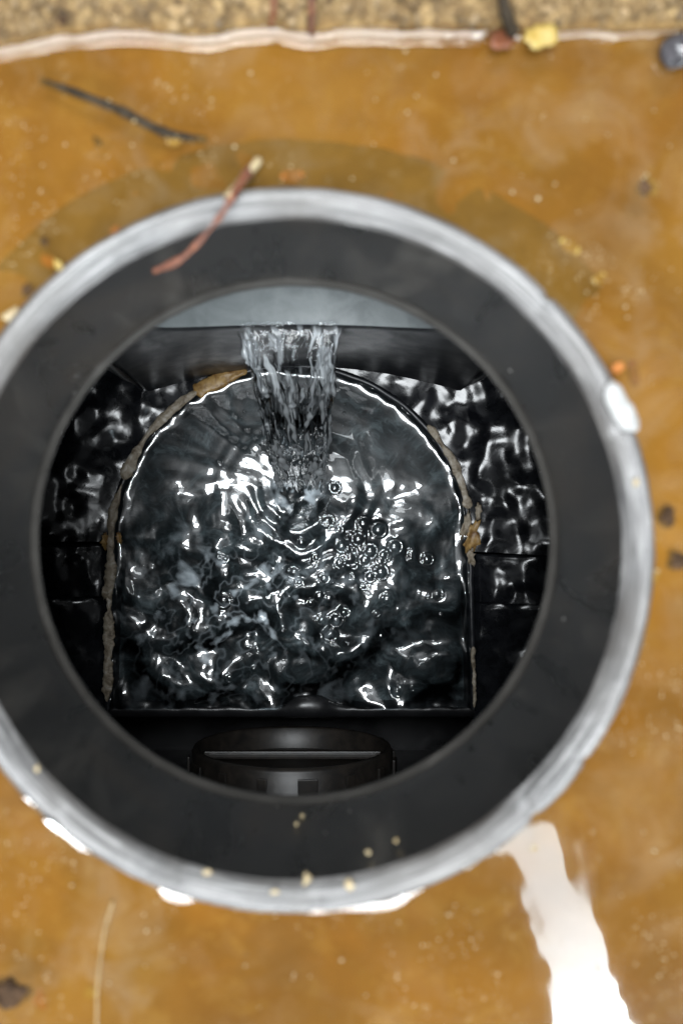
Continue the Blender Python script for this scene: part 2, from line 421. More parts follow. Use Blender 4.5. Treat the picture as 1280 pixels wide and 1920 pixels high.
puddle = grid_mesh('puddle_water', np.stack([X, Y, ZP + h], -1), M_PUDDLE, None, wrap_u=True)
tag(puddle, kind='structure')

# ------------------------------------------------------------------ upright pipe
pipe = empty('upright_pipe', (PC[0], PC[1], 0))
tag(pipe, 'black plastic inspection pipe standing open in the brown puddle with scuffed pale rim', 'pipe')
def jit_rim(i, th, r, z):
    k = noise(th * 9, th * 0 + i * 0.35, 31) * 0.0006 + noise(th * 40, th * 0 + i * 0.5, 33) * 0.0003
    nick = sum(a * np.exp(-((((th - t0 + np.pi) % (2 * np.pi)) - np.pi) / w_) ** 2) for t0, a, w_ in
               ((0.78, 0.0016, 0.012), (0.35, 0.0022, 0.014), (-0.62, 0.0014, 0.012), (-0.83, 0.0018, 0.016), (-1.5, 0.0010, 0.02), (-2.3, 0.0012, 0.02)))
    out = 1.0 if i <= 3 else 0.25
    return r + k * (1.0 if i <= 4 else 0.4) - nick * out * 0.8, z + noise(th * 6, th * 0 + 7.7, 35) * 0.0007 * (1 if 0 < i < 11 else 0) - nick * 0.5 * (1 if 0 < i < 8 else 0)
rim = revolve('rim', [(0.1662, -0.030), (0.1662, -0.0050), (0.1658, -0.0030), (0.1648, -0.0012), (0.1634, -0.0004), (0.1618, -0.0006), (0.1600, -0.0014),
                (0.1580, -0.0025), (0.1560, -0.0037), (0.1542, -0.0049), (0.1531, -0.0059), (0.1526, -0.0074)], M_RIM, pipe, (0, 0), 720, jit_rim)
rim.location = (PC[0], PC[1], 0)
def jit_wall(i, th, r, z):
    return r + 0.0003 * noise(th * 3, th * 0 + i * 0.3, 41), z
revolve('pipe_wall', [(0.1526, -0.0074), (0.1519, -0.03), (0.1509, -0.055), (0.1500, -0.070), (0.1494, -0.0800), (0.1494, -0.0835)], M_SHAFT, pipe, PC, 256, jit_wall)
revolve('outer_wall', [(0.1659, -0.0285), (0.1659, -0.125), (0.1680, -0.128)], M_SHAFT, pipe, PC, 192)
lip = revolve('inner_lip', [(0.1494, -0.0835), (0.1487, -0.0855), (0.1478, -0.0868), (0.1469, -0.0877), (0.1463, -0.0890), (0.1464, -0.0908), (0.1480, -0.0930)], M_LIP, pipe, PC, 256,
        lambda i, th, r, z: (r + 0.0004 * noise(th * 14, th * 0 + i * 0.4, 43), z))
revolve('lip_underside', [(0.1480, -0.0930), (0.155, -0.1000), (0.1636, -0.1060)], M_SHAFT, lip, PC, 192)
revolve('buried_collar', [(0.1665, -0.0205), (0.1960, -0.0210), (0.1990, -0.0235), (0.1995, -0.05), (0.1665, -0.05)], M_COLLAR, pipe, PC, 192)
# pale burr of plastic torn up on the outer edge of the rim
def at_rim(px, py, z=0.0): return at(px, py, z)
b = at(1158, 765, -0.002)
leaf('burr', (b.x, b.y, -0.0012), 0.0125, 0.0050, math.radians(-62), M_WHITE, pipe, 5, 0.15, 0.0016, 0.12)
for k, (px, py, r) in enumerate([(1192, 905, 0.0022), (655, 1660, 0.003), (390, 1636, 0.0024), (575, 1648, 0.003), (515, 1672, 0.002), (70, 1440, 0.0018), (1000, 1590, 0.0022)]):
    p = at(px, py, -0.0005)
    o = lump('grit_on_rim', p, (r * 0.8, r * 0.5, r * 0.25), M_PALE, None, 0.9, 3, 50 + k)
    tag(o, ['pale yellow grit crumb on the rim beside the torn burr', 'pale yellow smear of grit at the middle of the lower rim',
            'small pale crumb on the lower rim above the white glint', 'upright pale crumb on the lower rim', 'small pale crumb below the upright one on the lower rim',
            'small pale crumb on the rim at the picture edge', 'pale crumb on the rim beside the bright white reflection'][k], 'grit')

# ------------------------------------------------------------------ chamber below
ZL, ZB = CAMZ - 0.62, CAMZ - 0.812         # inlet lip level, bench level
chamber = empty('inspection_chamber', (0, 0, ZB))
tag(chamber, 'dark moulded plastic chamber below the pipe with wet sloping benches', 'chamber')
CX, CYT, CYB = 0.36, 0.36, -0.335
def superloop(n, sx, y0, y1, p=7.0):
    th = np.linspace(0, 2 * np.pi, n, endpoint=False)
    c, s = np.cos(th), np.sin(th)
    return PC[0] + sx * np.sign(c) * np.abs(c) ** (2 / p), (y0 + y1) / 2 + (y1 - y0) / 2 * np.sign(s) * np.abs(s) ** (2 / p)
lx, ly = superloop(160, CX, CYB, CYT)
ZF = ZB - 0.20
grid_mesh('chamber_wall', np.stack([np.stack([lx, ly, lx * 0 + z], -1) for z in (-0.106, -0.2, -0.35, ZF)]), M_CHAMBER, chamber, wrap_u=True)
th = np.arctan2(ly - PC[1], lx - PC[0])
grid_mesh('chamber_ceiling', np.stack([np.stack([PC[0] + 0.1636 * np.cos(th), PC[1] + 0.1636 * np.sin(th), lx * 0 - 0.106], -1),
                                       np.stack([lx, ly, lx * 0 - 0.106], -1)]), M_CHAMBER, chamber, wrap_u=True)
grid_mesh('chamber_floor', np.stack([np.stack([lx * f, ly * f, lx * 0 + ZF], -1) for f in (0.02, 0.5, 1.0)]), M_CHAMBER, chamber, wrap_u=True)

# inlet block: curved front wall with the mouth of the inlet pipe
yw0 = at(545, 606, ZL).y
XB0, XB1 = at(268, 735, ZB).x, at(868, 738, ZB).x
xm = (XB0 + XB1) / 2; hw = (XB1 - XB0) / 2
def wall_y(x): return yw0 - 0.030 * ((x - xm) / hw) ** 2
IN_R = 0.135
def invert(x):                                    # height of the inlet's floor at x
    q = np.clip((np.asarray(x) - 0.0) / IN_R, -1, 1)
    return ZL + 0.075 * (1 - np.sqrt(np.clip(1 - q * q, 0, 1))) * 1.15
xs = np.linspace(XB0, XB1, 90)
rows = []
for f in np.linspace(0, 1, 24):
    zt = invert(xs) + 0.0006 * noise(xs * 120, xs * 0, 51)
    z = (ZB - 0.01) * (1 - f) + zt * f
    rnd = 0.006 * np.clip((np.abs(xs - xm) / hw - 0.96) / 0.04, 0, 1) ** 2
    rows.append(np.stack([xs, wall_y(xs) + rnd + 0.004 * max(0, (f - 0.97) / 0.03) ** 2, z], -1))
grid_mesh('inlet_front_wall', np.stack(rows), M_BLOCK, chamber)
for sgn, xe in ((-1, XB0), (1, XB1)):
    ye = float(wall_y(xe)) + 0.006
    P = np.array([[[xe, ye + f * 0.17, z] for f in np.linspace(0, 1, 6)] for z in np.linspace(ZB - 0.01, -0.1065, 8)])
    grid_mesh('inlet_side_wall', P, M_BLOCK, chamber)
    tube('corner_rib', [(xe - sgn * 0.006, ye - 0.006, ZB), (xe - sgn * 0.006, ye - 0.006, -0.2), (xe - sgn * 0.006, ye - 0.006, -0.11)], 0.0035, M_BLOCK, chamber, 12, 8)
# inlet pipe floor and crown running back under the bank
xs = np.linspace(-IN_R, IN_R, 80)
rows = [np.stack([xs, wall_y(xs) - 0.0012 + f * 0.165, invert(xs) + 0.02 * f + 0.0008], -1) for f in np.linspace(0, 1, 14)]
grid_mesh('inlet_floor', np.stack(rows), M_INLET, chamber)
crown = -0.19 + 0.07 * np.sqrt(np.clip(1 - (xs / IN_R) ** 2, 0, 1))
rows = [np.stack([xs, wall_y(xs) + 0.002 + f * 0.16, crown], -1) for f in (0, 0.5, 1)]
grid_mesh('inlet_crown', np.stack(rows), M_BLOCK, chamber)

# ------------------------------------------------------------------ channel (arched trough)
AC = at(545, 1022, ZB); AR = 332 * 0.812 / FPX         # centre and radius of its arched end
YF = at(545, 1331, ZB).y                                # its straight end
XN = at(578, 1320, ZB).x
def half(y):                                            # half width at height y (taper towards the straight end)
    y = np.asarray(y, float)
    up = np.sqrt(np.clip(AR ** 2 - np.clip(y - AC.y, 0, None) ** 2, 0, None))
    return up + 0.004 * np.clip((AC.y - y) / 0.18, 0, 1)
def arch_path(off, n_arc=110, n_str=60):
    """outline from the straight end's one corner over the arch to the other, offset outwards"""
    P = []
    for f in np.linspace(0, 1, n_str, endpoint=False):
        y = YF + (AC.y - YF) * f; P.append((AC.x - float(half(y)) - off, y, -1, 0))
    for f in np.linspace(0, 1, n_arc):
        a = math.pi - math.pi * f; P.append((AC.x + (AR + off) * math.cos(a), AC.y + (AR + off) * math.sin(a), math.cos(a), math.sin(a)))
    for f in np.linspace(0, 1, n_str + 1)[1:]:
        y = AC.y + (YF - AC.y) * f; P.append((AC.x + float(half(y)) + off, y, 1, 0))
    return np.array(P)
channel = empty('arched_channel', AC)
tag(channel, 'arched black channel with crusted tan edge catching the falling water', 'channel')
WL = ZB - 0.008                                        # water level in the channel
A0, A1 = arch_path(0.0), arch_path(0.006)
s = np.arange(len(A0))
wob = 0.0010 * noise(s * 0.25, s * 0, 61)
def band(off, z): 
    A = arch_path(off); return np.stack([A[:, 0] + A[:, 2] * wob, A[:, 1] + A[:, 3] * wob, np.full(len(A), z) + 0.0006 * noise(s * 0.3, s * 0 + z * 50, 63)], -1)
grid_mesh('channel_wall', np.stack([band(0.0, ZB - 0.07), band(0.0, ZB - 0.02), band(0.0, ZB - 0.003), band(0.0012, ZB - 0.001), band(0.0045, ZB - 0.001), band(0.006, ZB - 0.003), band(0.006, ZB - 0.08)]), M_BLOCK, channel)
bxs = np.linspace(-0.22, 0.20, 60) + AC.x; bys = np.linspace(YF - 0.001, AC.y + AR + 0.002, 60)
BX, BY = np.meshgrid(bxs, bys)
grid_mesh('channel_bed', np.stack([BX, BY, ZB - 0.040 + 0.006 * fbm(BX * 25, BY * 25, 3, 65)], -1), M_BED, channel)
# straight end: dark sill with a rounded boss
def front(x): return YF + 0.0125 * np.exp(-np.abs((x - XN) / 0.026) ** 3) + 0.0016 * fbm(np.asarray(x) * 55, np.asarray(x) * 0, 3, 68)
fx = np.linspace(AC.x - AR - 0.010, AC.x + AR + 0.010, 160)
prof = [(0.0, -0.06), (0.0, -0.014), (-0.001, -0.0120), (-0.004, -0.0112), (-0.010, -0.0125), (-0.013, -0.016), (-0.013, -0.12)]
grid_mesh('end_sill', np.stack([np.stack([fx, front(fx) * (1 if k < 3 else 0) + (YF if k >= 3 else 0) + a + 0.0004 * noise(fx * 130, fx * 0, 66), fx * 0 + ZB + zz + 0.0005 * noise(fx * 90, fx * 0 + k, 67) + (0.005 * np.exp(-np.abs((fx - XN) / 0.024) ** 3) if 1 < k < 5 else 0)], -1)
                                for k, (a, zz) in enumerate(prof)]), M_CHAMBER, channel)

# crust along the channel edge
def crust(name, i0, i1, width, mat, seed, thick=0.004, off0=0.0):
    A = arch_path(0.0); n = i1 - i0; m = 14
    t = np.linspace(0, 1, n * 4); ii = i0 + t * (n - 1)
    px = np.interp(ii, s, A[:, 0] + A[:, 2] * wob); py = np.interp(ii, s, A[:, 1] + A[:, 3] * wob)
    nx = np.interp(ii, s, A[:, 2]); ny = np.interp(ii, s, A[:, 3])
    taper = np.clip(np.minimum(t, 1 - t) / 0.06, 0.05, 1) ** 0.5
    w0 = (width + 1.0 * width * fbm(t * n * 0.12, t * 0, 3, seed)) * taper
    c = off0 + 0.0015 * fbm(t * n * 0.16, t * 0 + 2, 3, seed + 2)
    rows = []
    for j in range(m + 1):
        a = math.pi * 2 * j / m
        rr = np.clip(0.5 * w0 * (1 + 0.45 * fbm(t * n * 0.55, t * 0 + math.cos(a) * 1.5 + math.sin(a) * 0.7, 4, seed + 5)), 0.0002, None)
        o = c + rr * math.cos(a) + 0.0030
        z = ZB + 0.0004 + math.sin(a) * thick * taper * (0.55 + 0.5 * fbm(t * n * 0.4, t * 0 + math.cos(a) * 1.2, 3, seed + 8))
        rows.append(np.stack([px + nx * o, py + ny * o, z], -1))
    return grid_mesh(name, np.stack(rows), mat, channel)
def idx(px, py):
    p = at(px, py, ZB); A = arch_path(0.0)
    return int(np.argmin((A[:, 0] - p.x) ** 2 + (A[:, 1] - p.y) ** 2))
crust('crust', idx(205, 1318), idx(245, 900), 0.0085, M_CRUST, 71, 0.0035)
crust('crust', idx(247, 905), idx(385, 735), 0.0095, M_CRUST, 73, 0.004)
o = crust('crust', idx(372, 742), idx(472, 704), 0.0135, M_ORANGE_CRUST, 75, 0.004); o['label'] = 'orange brown crust beside the falling water'
crust('crust', idx(795, 800), idx(880, 965), 0.0085, M_CRUST, 77, 0.004, 0.002)
crust('crust', idx(868, 1215), idx(862, 1330), 0.0040, M_CRUST, 79, 0.002)
o = None
for k, (px, py, a, b, m_) in enumerate([(884, 1005, 0.0075, 0.017, M_ORANGE_CRUST), (872, 985, 0.004, 0.014, M_CRUST), (895, 958, 0.003, 0.010, M_CRUST), (882, 1045, 0.004, 0.009, M_CRUST),
                                       (197, 1014, 0.0035, 0.009, M_ORANGE_CRUST), (199, 1110, 0.003, 0.008, M_CRUST), (224, 1008, 0.003, 0.006, M_ORANGE_CRUST)]):
    p = at(px, py, ZB + 0.003)
    leaf('crust_flake', p, a, b, random.uniform(-0.3, 0.3), m_, channel, 300 + k, 0.5, 0.0012, 0.4)

# benches on both sides
def bench_upper(name, th0, th1):
    th = np.linspace(th0, th1, 150); rr = np.linspace(0, 1, 60)
    P = np.zeros((60, 150, 3))
    for j, a in enumerate(th):
        c, s_ = math.cos(a), math.sin(a)
        end = 0.42
        if abs(c) > 1e-6: end = min(end, abs((CX - 0.004 - abs(AC.x - PC[0])) / c))
        if s_ > 0.05: end = min(end, (CYT - 0.01 - AC.y) / s_)
        r = (AR + 0.0065) + rr * (end - AR - 0.0065)
        P[:, j, 0] = AC.x + r * c; P[:, j, 1] = AC.y + r * s_
    dr = np.hypot(P[..., 0] - AC.x, P[..., 1] - AC.y) - AR
    P[..., 2] = ZB - 0.004 + 0.31 * np.clip(dr - 0.004, 0, None) * np.clip(1.25 - np.abs(np.sin(np.arctan2(P[..., 1] - AC.y, P[..., 0] - AC.x))), 0.25, 1) \
        + 0.0050 * (fbm(P[..., 0] * 24, P[..., 1] * 20, 2, 81) + 0.35 * noise(P[..., 0] * 60, P[..., 1] * 48, 82)) * np.clip(dr / 0.02, 0, 1)
    return grid_mesh(name, P, M_BENCH, chamber, flip=True)
a0 = math.asin((at(150, 1016, ZB).y - AC.y) / AR)
bench_upper('upper_bench', math.pi / 2 + 0.0, math.pi - a0 if a0 > 0 else math.pi - a0)
bench_upper('upper_bench', math.asin((at(950, 1034, ZB).y - AC.y) / AR), math.pi / 2 + 0.0)
def bench_lower(name, sgn, ya, yb, z0, slope, seed, gap=0.009):
    fx = np.linspace(0, 1, 70); fy = np.linspace(0, 1, 60)
    FX, FY = np.meshgrid(fx, fy)
    Yv = ya + (yb - ya) * FY
    x0 = AC.x + sgn * (AR + gap); x1 = PC[0] + sgn * (CX - 0.004)
    Xv = x0 + (x1 - x0) * FX
    d_ = np.abs(Xv - x0)
    Z = z0 + slope * d_ + 0.0050 * (fbm(Xv * 24, Yv * 20, 2, seed) + 0.35 * noise(Xv * 60, Yv * 48, seed)) - 0.006 * np.exp(-d_ / 0.004) - 0.002 * np.exp(-np.abs(Yv - ya) / 0.0015)
    return grid_mesh(name, np.stack([Xv, Yv, Z], -1), M_BENCH, chamber, flip=(sgn > 0))
for sgn, ya, ym in ((-1, at(150, 1018, ZB).y, at(150, 1118, ZB).y), (1, at(950, 1037, ZB).y, at(950, 1130, ZB).y)):
    bench_lower('lower_bench', sgn, ya - 0.0015, ym, ZB - 0.0045, 0.31, 83 + sgn)
    bench_lower('lower_bench', sgn, ym - 0.0008, CYB + 0.01, ZB - 0.0065, 0.31, 87 + sgn)

# ------------------------------------------------------------------ water in the channel
IMP = at(556, 915, WL)
nyw, nxw = 560, 540
yy = np.linspace(0, 1, nyw)
uu = np.linspace(-1, 1, nxw)
U, V = np.meshgrid(uu, yy)
YT = AC.y + AR - 0.0004
Xg = AC.x + U * half(YF + (YT - YF) * V)
Yf_ = front(Xg) + 0.0005
Yg = Yf_ + (YT - Yf_) * V
Xg = AC.x + U * (half(Yg) + 0.0008)
dx, dy = Xg - IMP.x, Yg - IMP.y
rad = np.hypot(dx, dy * 1.0); ang = np.arctan2(dy, dx)
wx = Xg + 0.0035 * noise(Xg * 40, Yg * 40, 101); wy = Yg + 0.0035 * noise(Xg * 40, Yg * 40, 103)
low = np.clip((IMP.y + 0.02 - Yg) / 0.07, 0, 1)
env = 0.11 + low * (0.65 + 0.65 * np.exp(-((Xg - AC.x) / 0.11) ** 2)) + 0.55 * np.exp(-(rad / 0.05) ** 2) + 0.50 * np.clip((IMP.y - 0.08 - Yg) / 0.06, 0, 1)
wx = wx + 0.012 * noise(Xg * 17, Yg * 17, 102); wy = wy + 0.012 * noise(Xg * 17, Yg * 17, 104)
hz = 0.0100 * env * (noise(wx * 16, wy * 19, 155) + 0.42 * noise(wy * 33, wx * 30, 106))
zc = at(440, 1180, WL); zb = np.exp(-(((Xg - zc.x) / 0.085) ** 2 + ((Yg - zc.y) / 0.055) ** 2))
hz = hz * (1 - 0.35 * zb) + 0.0040 * zb * fbm(wx * 36, wy * 30, 2, 107)
hz += 0.0012 * env * noise(wx * 50, wy * 55, 109) + 0.0005 * env * noise(wy * 85, wx * 85, 110)
hz += 0.00022 * env * noise(wx * 150, wy * 150, 113)
hz += 0.0016 * np.sin(rad * 2 * np.pi / 0.020 + 5 * noise(Xg * 22, Yg * 22, 115)) * np.exp(-((rad - 0.06) / 0.045) ** 2) * (0.08 + 0.92 * np.clip(-np.sin(ang) + 0.1, 0, 1))
# drawn-out streaks running down beside the jet
st = np.exp(-((ang - 2.5) / 0.55) ** 2) * np.exp(-((rad - 0.13) / 0.06) ** 2)
hz += 0.0030 * st * noise(ang * 6, rad * 7, 117)
hz -= 0.006 * np.exp(-(rad / 0.022) ** 2)
rb = random.Random(5)
for k in range(70):                                      # bubbles with their dimples, drifting off the splash
    c = at(rb.gauss(645, 62) if k % 4 else rb.gauss(600, 150), rb.gauss(1060, 60) if k % 4 else rb.gauss(1150, 90), WL); q = rb.uniform(0.0026, 0.0075) * (1 if k % 4 else 0.6)
    if not (YF + 0.012 < c.y and abs(c.x - AC.x) < AR - 0.012): continue
    sl = (np.abs(Xg - c.x) < 3 * q) & (np.abs(Yg - c.y) < 3 * q)
    d2 = (Xg[sl] - c.x) ** 2 + (Yg[sl] - c.y) ** 2; m_ = float(np.mean(hz[sl])); e2 = np.exp(-(d2 / (q * q)) ** 2 * 0.35)
    hz[sl] = hz[sl] * (1 - e2) + m_ * e2 + np.where(d2 < q * q, 0.62 * (np.sqrt(np.clip(q * q * 1.15 - d2, 0, None)) - 0.39 * q), 0) + 0.0012 * np.exp(-((np.sqrt(d2) - 1.15 * q) / (0.18 * q)) ** 2)
edge = np.minimum((half(Yg) - np.abs(Xg - AC.x)), 1)
edge = np.where(Yg > AC.y, AR - np.hypot(Xg - AC.x, Yg - AC.y), edge)
edge = np.clip(edge, 0, None)
calm = np.clip(edge / 0.012, 0.25, 1)
hz = hz * calm + 0.0052 * np.exp(-edge / 0.0030) * (0.7 + 0.8 * noise(Xg * 60, Yg * 60, 119))
fe = np.clip(Yg - Yf_, 0, None)
hz += 0.0025 * np.exp(-fe / 0.006) * (0.5 + 1.4 * noise(Xg * 45, Yg * 10, 121))
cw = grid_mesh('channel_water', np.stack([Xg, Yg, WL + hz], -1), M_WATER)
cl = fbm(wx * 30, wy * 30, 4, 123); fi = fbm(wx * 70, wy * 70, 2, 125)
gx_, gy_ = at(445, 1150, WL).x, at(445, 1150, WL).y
zone = np.exp(-(((Xg - gx_) / 0.10) ** 2 + ((Yg - gy_) / 0.065) ** 2))  # glow on the water, painted as a paler area of its colour
foam_sheen = np.clip((cl + 0.5 * fi - 0.18) * 1.2, 0, 1) * (0.04 + 1.5 * zone)
rid = np.clip(1 - np.abs(fbm(wx * 34, wy * 34, 3, 127)) * 9, 0, 1) ** 2       # thin pale threads inside the painted glow
foam_sheen += 0.22 * rid * zone
foam_sheen += np.exp(-(np.maximum(rad - 0.012, 0) / 0.016) ** 2) * np.clip(0.15 + 1.3 * fi + 0.8 * cl, 0, 0.8)
att = cw.data.attributes.new('foam_sheen', 'FLOAT', 'POINT'); att.data.foreach_set('value', np.clip(foam_sheen, 0, 0.8).reshape(-1).astype(np.float32))
tag(cw, kind='structure')

# ------------------------------------------------------------------ falling water
jet = empty('falling_water', (IMP.x, IMP.y, WL))
tag(jet, 'clear sheet of water falling from the grey inlet into the arched channel', 'water jet')
def jet_sheet(name, u0, u1, seed, amp, back, thick, n_u=170, n_v=300):
    u = np.linspace(0, 1, n_u); v = np.linspace(-0.012, 1.0, n_v)
    Uu, Vv = np.meshgrid(u, v)
    Vv = Vv * (1.0 + 0.09 * fbm(Uu * 7, Uu * 0 + back * 3.0, 3, seed + 11))
    L0, R0 = at(448, 606, ZL).x, at(634, 606, ZL).x
    L1, R1 = at(522, 900, WL).x, at(608, 900, WL).x
    f = np.clip(Vv, 0, 1.2)
    uu_ = u0 + (u1 - u0) * Uu
    e = f ** 0.75
    Lx = L0 + (L1 - L0) * e + 0.006 * fbm(Vv * 6, Vv * 0, 3, seed); Rx = R0 + (R1 - R0) * e + 0.006 * fbm(Vv * 6, Vv * 0 + 4, 3, seed)
    Xj = Lx + (Rx - Lx) * uu_
    y0 = wall_y(Xj) - 0.001
    Yj = np.where(Vv < 0, y0 - Vv * 0.25, y0 - (y0 - IMP.y) * f)
    Zj = np.where(Vv < 0, invert(Xj) + 0.0025, ZL + 0.0025 - (ZL - WL) * f ** 1.9)
    prof = np.sqrt(np.clip(1 - (2 * Uu - 1) ** 2, 0, 1)) ** 0.55
    wu = uu_ + 0.03 * noise(Uu * 4, Vv * 5, seed + 1)
    k = np.clip((Vv + 0.1) / 0.35, 0.15, 1)
    dsp = amp * k * (fbm(wu * 9, Vv * 3.2 + uu_ * 2, 3, seed + 2) + 0.35 * fbm(wu * 17, Vv * 4, 2, seed + 4) * (1 - 0.6 * np.clip(Vv, 0, 1)) + 0.55 * noise(wu * 8, Vv * 7, seed + 6))
    dsp = dsp * (1 - 0.72 * np.clip((Vv - 0.25) / 0.4, 0, 1))
    rope = 0.0022 * (np.exp(-((Uu - 0.06) / 0.05) ** 2) + np.exp(-((Uu - 0.95) / 0.05) ** 2)) * (1 + np.sin(Vv * 46 + Uu * 30) * 0.5)
    t = thick * prof * (0.4 + 0.6 * k) + dsp * prof + rope * prof * k
    # offset: forward (towards -y) and up, away from the wall
    nrm = np.stack([0 * t, -0.80 + 0 * t, 0.60 + 0 * t], -1)
    P = np.stack([Xj, Yj, Zj], -1) + nrm * (t * (-0.45 if back else 1.0))[..., None]
    # aerated streaks and painted glints: broad tongues near the lip, threads and clots further down
    a = fbm(wu * 8, Vv * 3.6 + 0.35 * np.sin(uu_ * 9), 2, seed + 13)
    b_ = fbm(wu * 11, Vv * 4.6, 3, seed + 15)
    c_ = 1 - np.abs(fbm(wu * 13, Vv * 2.2, 2, seed + 17)) * 7
    clot = np.exp(-((Vv - 0.80) / 0.13) ** 2)
    fo = np.clip((a - 0.20) * 5.5, 0, 1) * np.clip(1.15 - Vv * 1.1, 0, 1) + 0.6 * np.clip((b_ - 0.22) * 5.0, 0, 1) * clot + 0.4 * np.clip(c_, 0, 1) * np.clip(np.abs(Uu - 0.5) * 2.6 - 0.25, 0.05, 1) * np.clip(1 - Vv, 0, 1)
    fo = fo * np.clip((1.02 - Vv) / 0.12, 0, 1) * np.clip((Vv + 0.012 - 0.05 * np.abs(fbm(Uu * 9, Uu * 0, 3, seed + 19))) / 0.05, 0, 1)
    return P, np.clip(fo, 0, 0.9)
for nm_, sd_, am_, bk_ in (('front_sheet', 131, 0.0040, False), ('back_sheet', 141, 0.0030, True)):
    P_, fo_ = jet_sheet(nm_, 0, 1, sd_, am_, bk_, 0.0035)
    o = grid_mesh(nm_, P_, M_JET, jet, flip=bk_)
    at_ = o.data.attributes.new('foam_sheen', 'FLOAT', 'POINT'); at_.data.foreach_set('value', (fo_ * (0.5 if bk_ else 1)).reshape(-1).astype(np.float32))
def strand(us, r0, seed):
    pts = []; rs_ = random.Random(seed)
    L0, R0 = at(448, 606, ZL).x, at(634, 606, ZL).x; L1, R1 = at(522, 900, WL).x, at(608, 900, WL).x
    for k in range(9):
        f = k / 8; e = f ** 0.75
        lx_ = L0 + (L1 - L0) * e; rx_ = R0 + (R1 - R0) * e
        x = lx_ + (rx_ - lx_) * (us + 0.02 * rs_.uniform(-1, 1)); y0 = float(wall_y(x)) - 0.003
        pts.append((x, y0 - (y0 - IMP.y) * f - 0.003, ZL + 0.004 - (ZL - WL) * f ** 1.9 + 0.004))
    tube('strand', pts, lambda f: r0 * (1 + 0.5 * math.sin(f * 37 + seed)) * (1 - 0.35 * f), M_JET, jet, 90, 10, 0.0)
for us, r0, sd in ((0.02, 0.0013, 1), (0.09, 0.0018, 2), (0.96, 0.0014, 4)):
    strand(us, r0, sd)
def streaks(name, n, seed):
    rs_ = random.Random(seed); V = []; F = []; m = 8; nn = 14
    L0, R0 = at(450, 606, ZL).x, at(632, 606, ZL).x; L1, R1 = at(522, 900, WL).x, at(608, 900, WL).x
    for k in range(n):
        u0 = rs_.random(); u0 = u0 if k % 3 else (0.06 * rs_.random() if rs_.random() < 0.5 else 1 - 0.06 * rs_.random())
        v0 = rs_.random() ** 0.8 * 0.92; ln = rs_.uniform(0.05, 0.17) * (1.2 - 0.5 * v0); r0 = rs_.uniform(0.0005, 0.0019) * (1.15 if k % 5 else 1.7)
        du = rs_.uniform(-0.07, 0.07) + 0.10 * (0.5 - u0) * v0; dep = rs_.uniform(0.001, 0.007); b0 = len(V)
        for q in range(nn):
            g = q / (nn - 1); f = min(v0 + ln * g, 1.01); e = f ** 0.75; u_ = u0 + du * g + 0.012 * math.sin(g * 7 + k)
            lx_ = L0 + (L1 - L0) * e; rx_ = R0 + (R1 - R0) * e; x = lx_ + (rx_ - lx_) * u_
            y0 = float(wall_y(x)) - 0.001
            c = Vector((x, y0 - (y0 - IMP.y) * f - dep * 0.8, ZL + 0.003 - (ZL - WL) * f ** 1.9 + dep * 0.6))
            r = r0 * (math.sin(math.pi * (0.04 + 0.92 * g ** 0.8)) ** 0.7) * (1 + 0.35 * math.sin(g * 11 + k * 1.7))
            for j in range(m):
                a = 2 * math.pi * j / m; V.append(c + Vector((math.cos(a) * r * 1.5, -math.sin(a) * r * 0.8, math.sin(a) * r * 0.6)))
        for q in range(nn - 1):
            for j in range(m): F.append((b0 + q * m + j, b0 + q * m + (j + 1) % m, b0 + (q + 1) * m + (j + 1) % m, b0 + (q + 1) * m + j))
    return pyd(name, V, F, M_STREAK, jet)
o = streaks('bright_strand', 92, 77); tag(o, kind='stuff')
rb = random.Random(21)
for k in range(26):
    f = rb.uniform(0.35, 1.0); us = rb.uniform(-0.12, 1.18)
    L = at(448, 606, ZL).x * (1 - f) + at(502, 900, WL).x * f; Rr = at(634, 606, ZL).x * (1 - f) + at(622, 900, WL).x * f
    x = L + (Rr - L) * us; q = rb.uniform(0.0007, 0.0018)
    lump('droplet', Vector((x, yw0 - (yw0 - IMP.y) * f - 0.006, ZL - (ZL - WL) * f ** 1.9 + 0.008)), (q, q, q * 1.4), M_JET, jet, 0.2, 2, k)

# ------------------------------------------------------------------ screw plug in the dark end of the chamber
ZM = CAMZ - 0.85; RHO = 0.114
PCN = at(548, 1396, ZM)
el = math.radians(-6)
plug = empty('screw_plug', PCN)
tag(plug, 'dark round screw plug with a grip bar in the shadowy end of the chamber', 'plug')
nrm = Vector((0, math.cos(el), math.sin(el))); upv = Vector((0, -math.sin(el), math.cos(el))); sdv = Vector((1, 0, 0))
def pl(x, yv, zv): return PCN + sdv * x + upv * yv + nrm * zv
def rev_plug(name, prof, mat, n=96):
    V = []; F = []
    for (r, a) in prof:
        for k in range(n):
            t = 2 * math.pi * k / n; V.append(pl(r * math.cos(t), r * math.sin(t), a))
    for i in range(len(prof) - 1):
        for k in range(n): F.append((i * n + k, i * n + (k + 1) % n, (i + 1) * n + (k + 1) % n, (i + 1) * n + k))
    return pyd(name, V, F, mat, plug)
ring = rev_plug('outer_ring', [(RHO * 1.02, -0.06), (RHO * 1.02, -0.02), (RHO * 1.0, -0.017), (RHO * 1.0, -0.004), (RHO * 0.985, 0.0), (RHO * 0.94, 0.0005), (RHO * 0.92, -0.002), (RHO * 0.905, -0.03)], M_PLUG)
rev_plug('recessed_face', [(RHO * 0.91, -0.026), (RHO * 0.6, -0.027), (0.001, -0.027)], M_PLUG)
rot = Matrix((sdv, upv, nrm)).transposed()
bar = box('grip_bar', pl(0, -0.012, -0.014), (RHO * 1.80, 0.008, 0.009), M_PLUG, plug, rot, 0.0015)
box('bar_edge', pl(0, -0.006, -0.0135), (RHO * 1.70, 0.003, 0.005), M_PLUG, bar, rot, 0.0008)
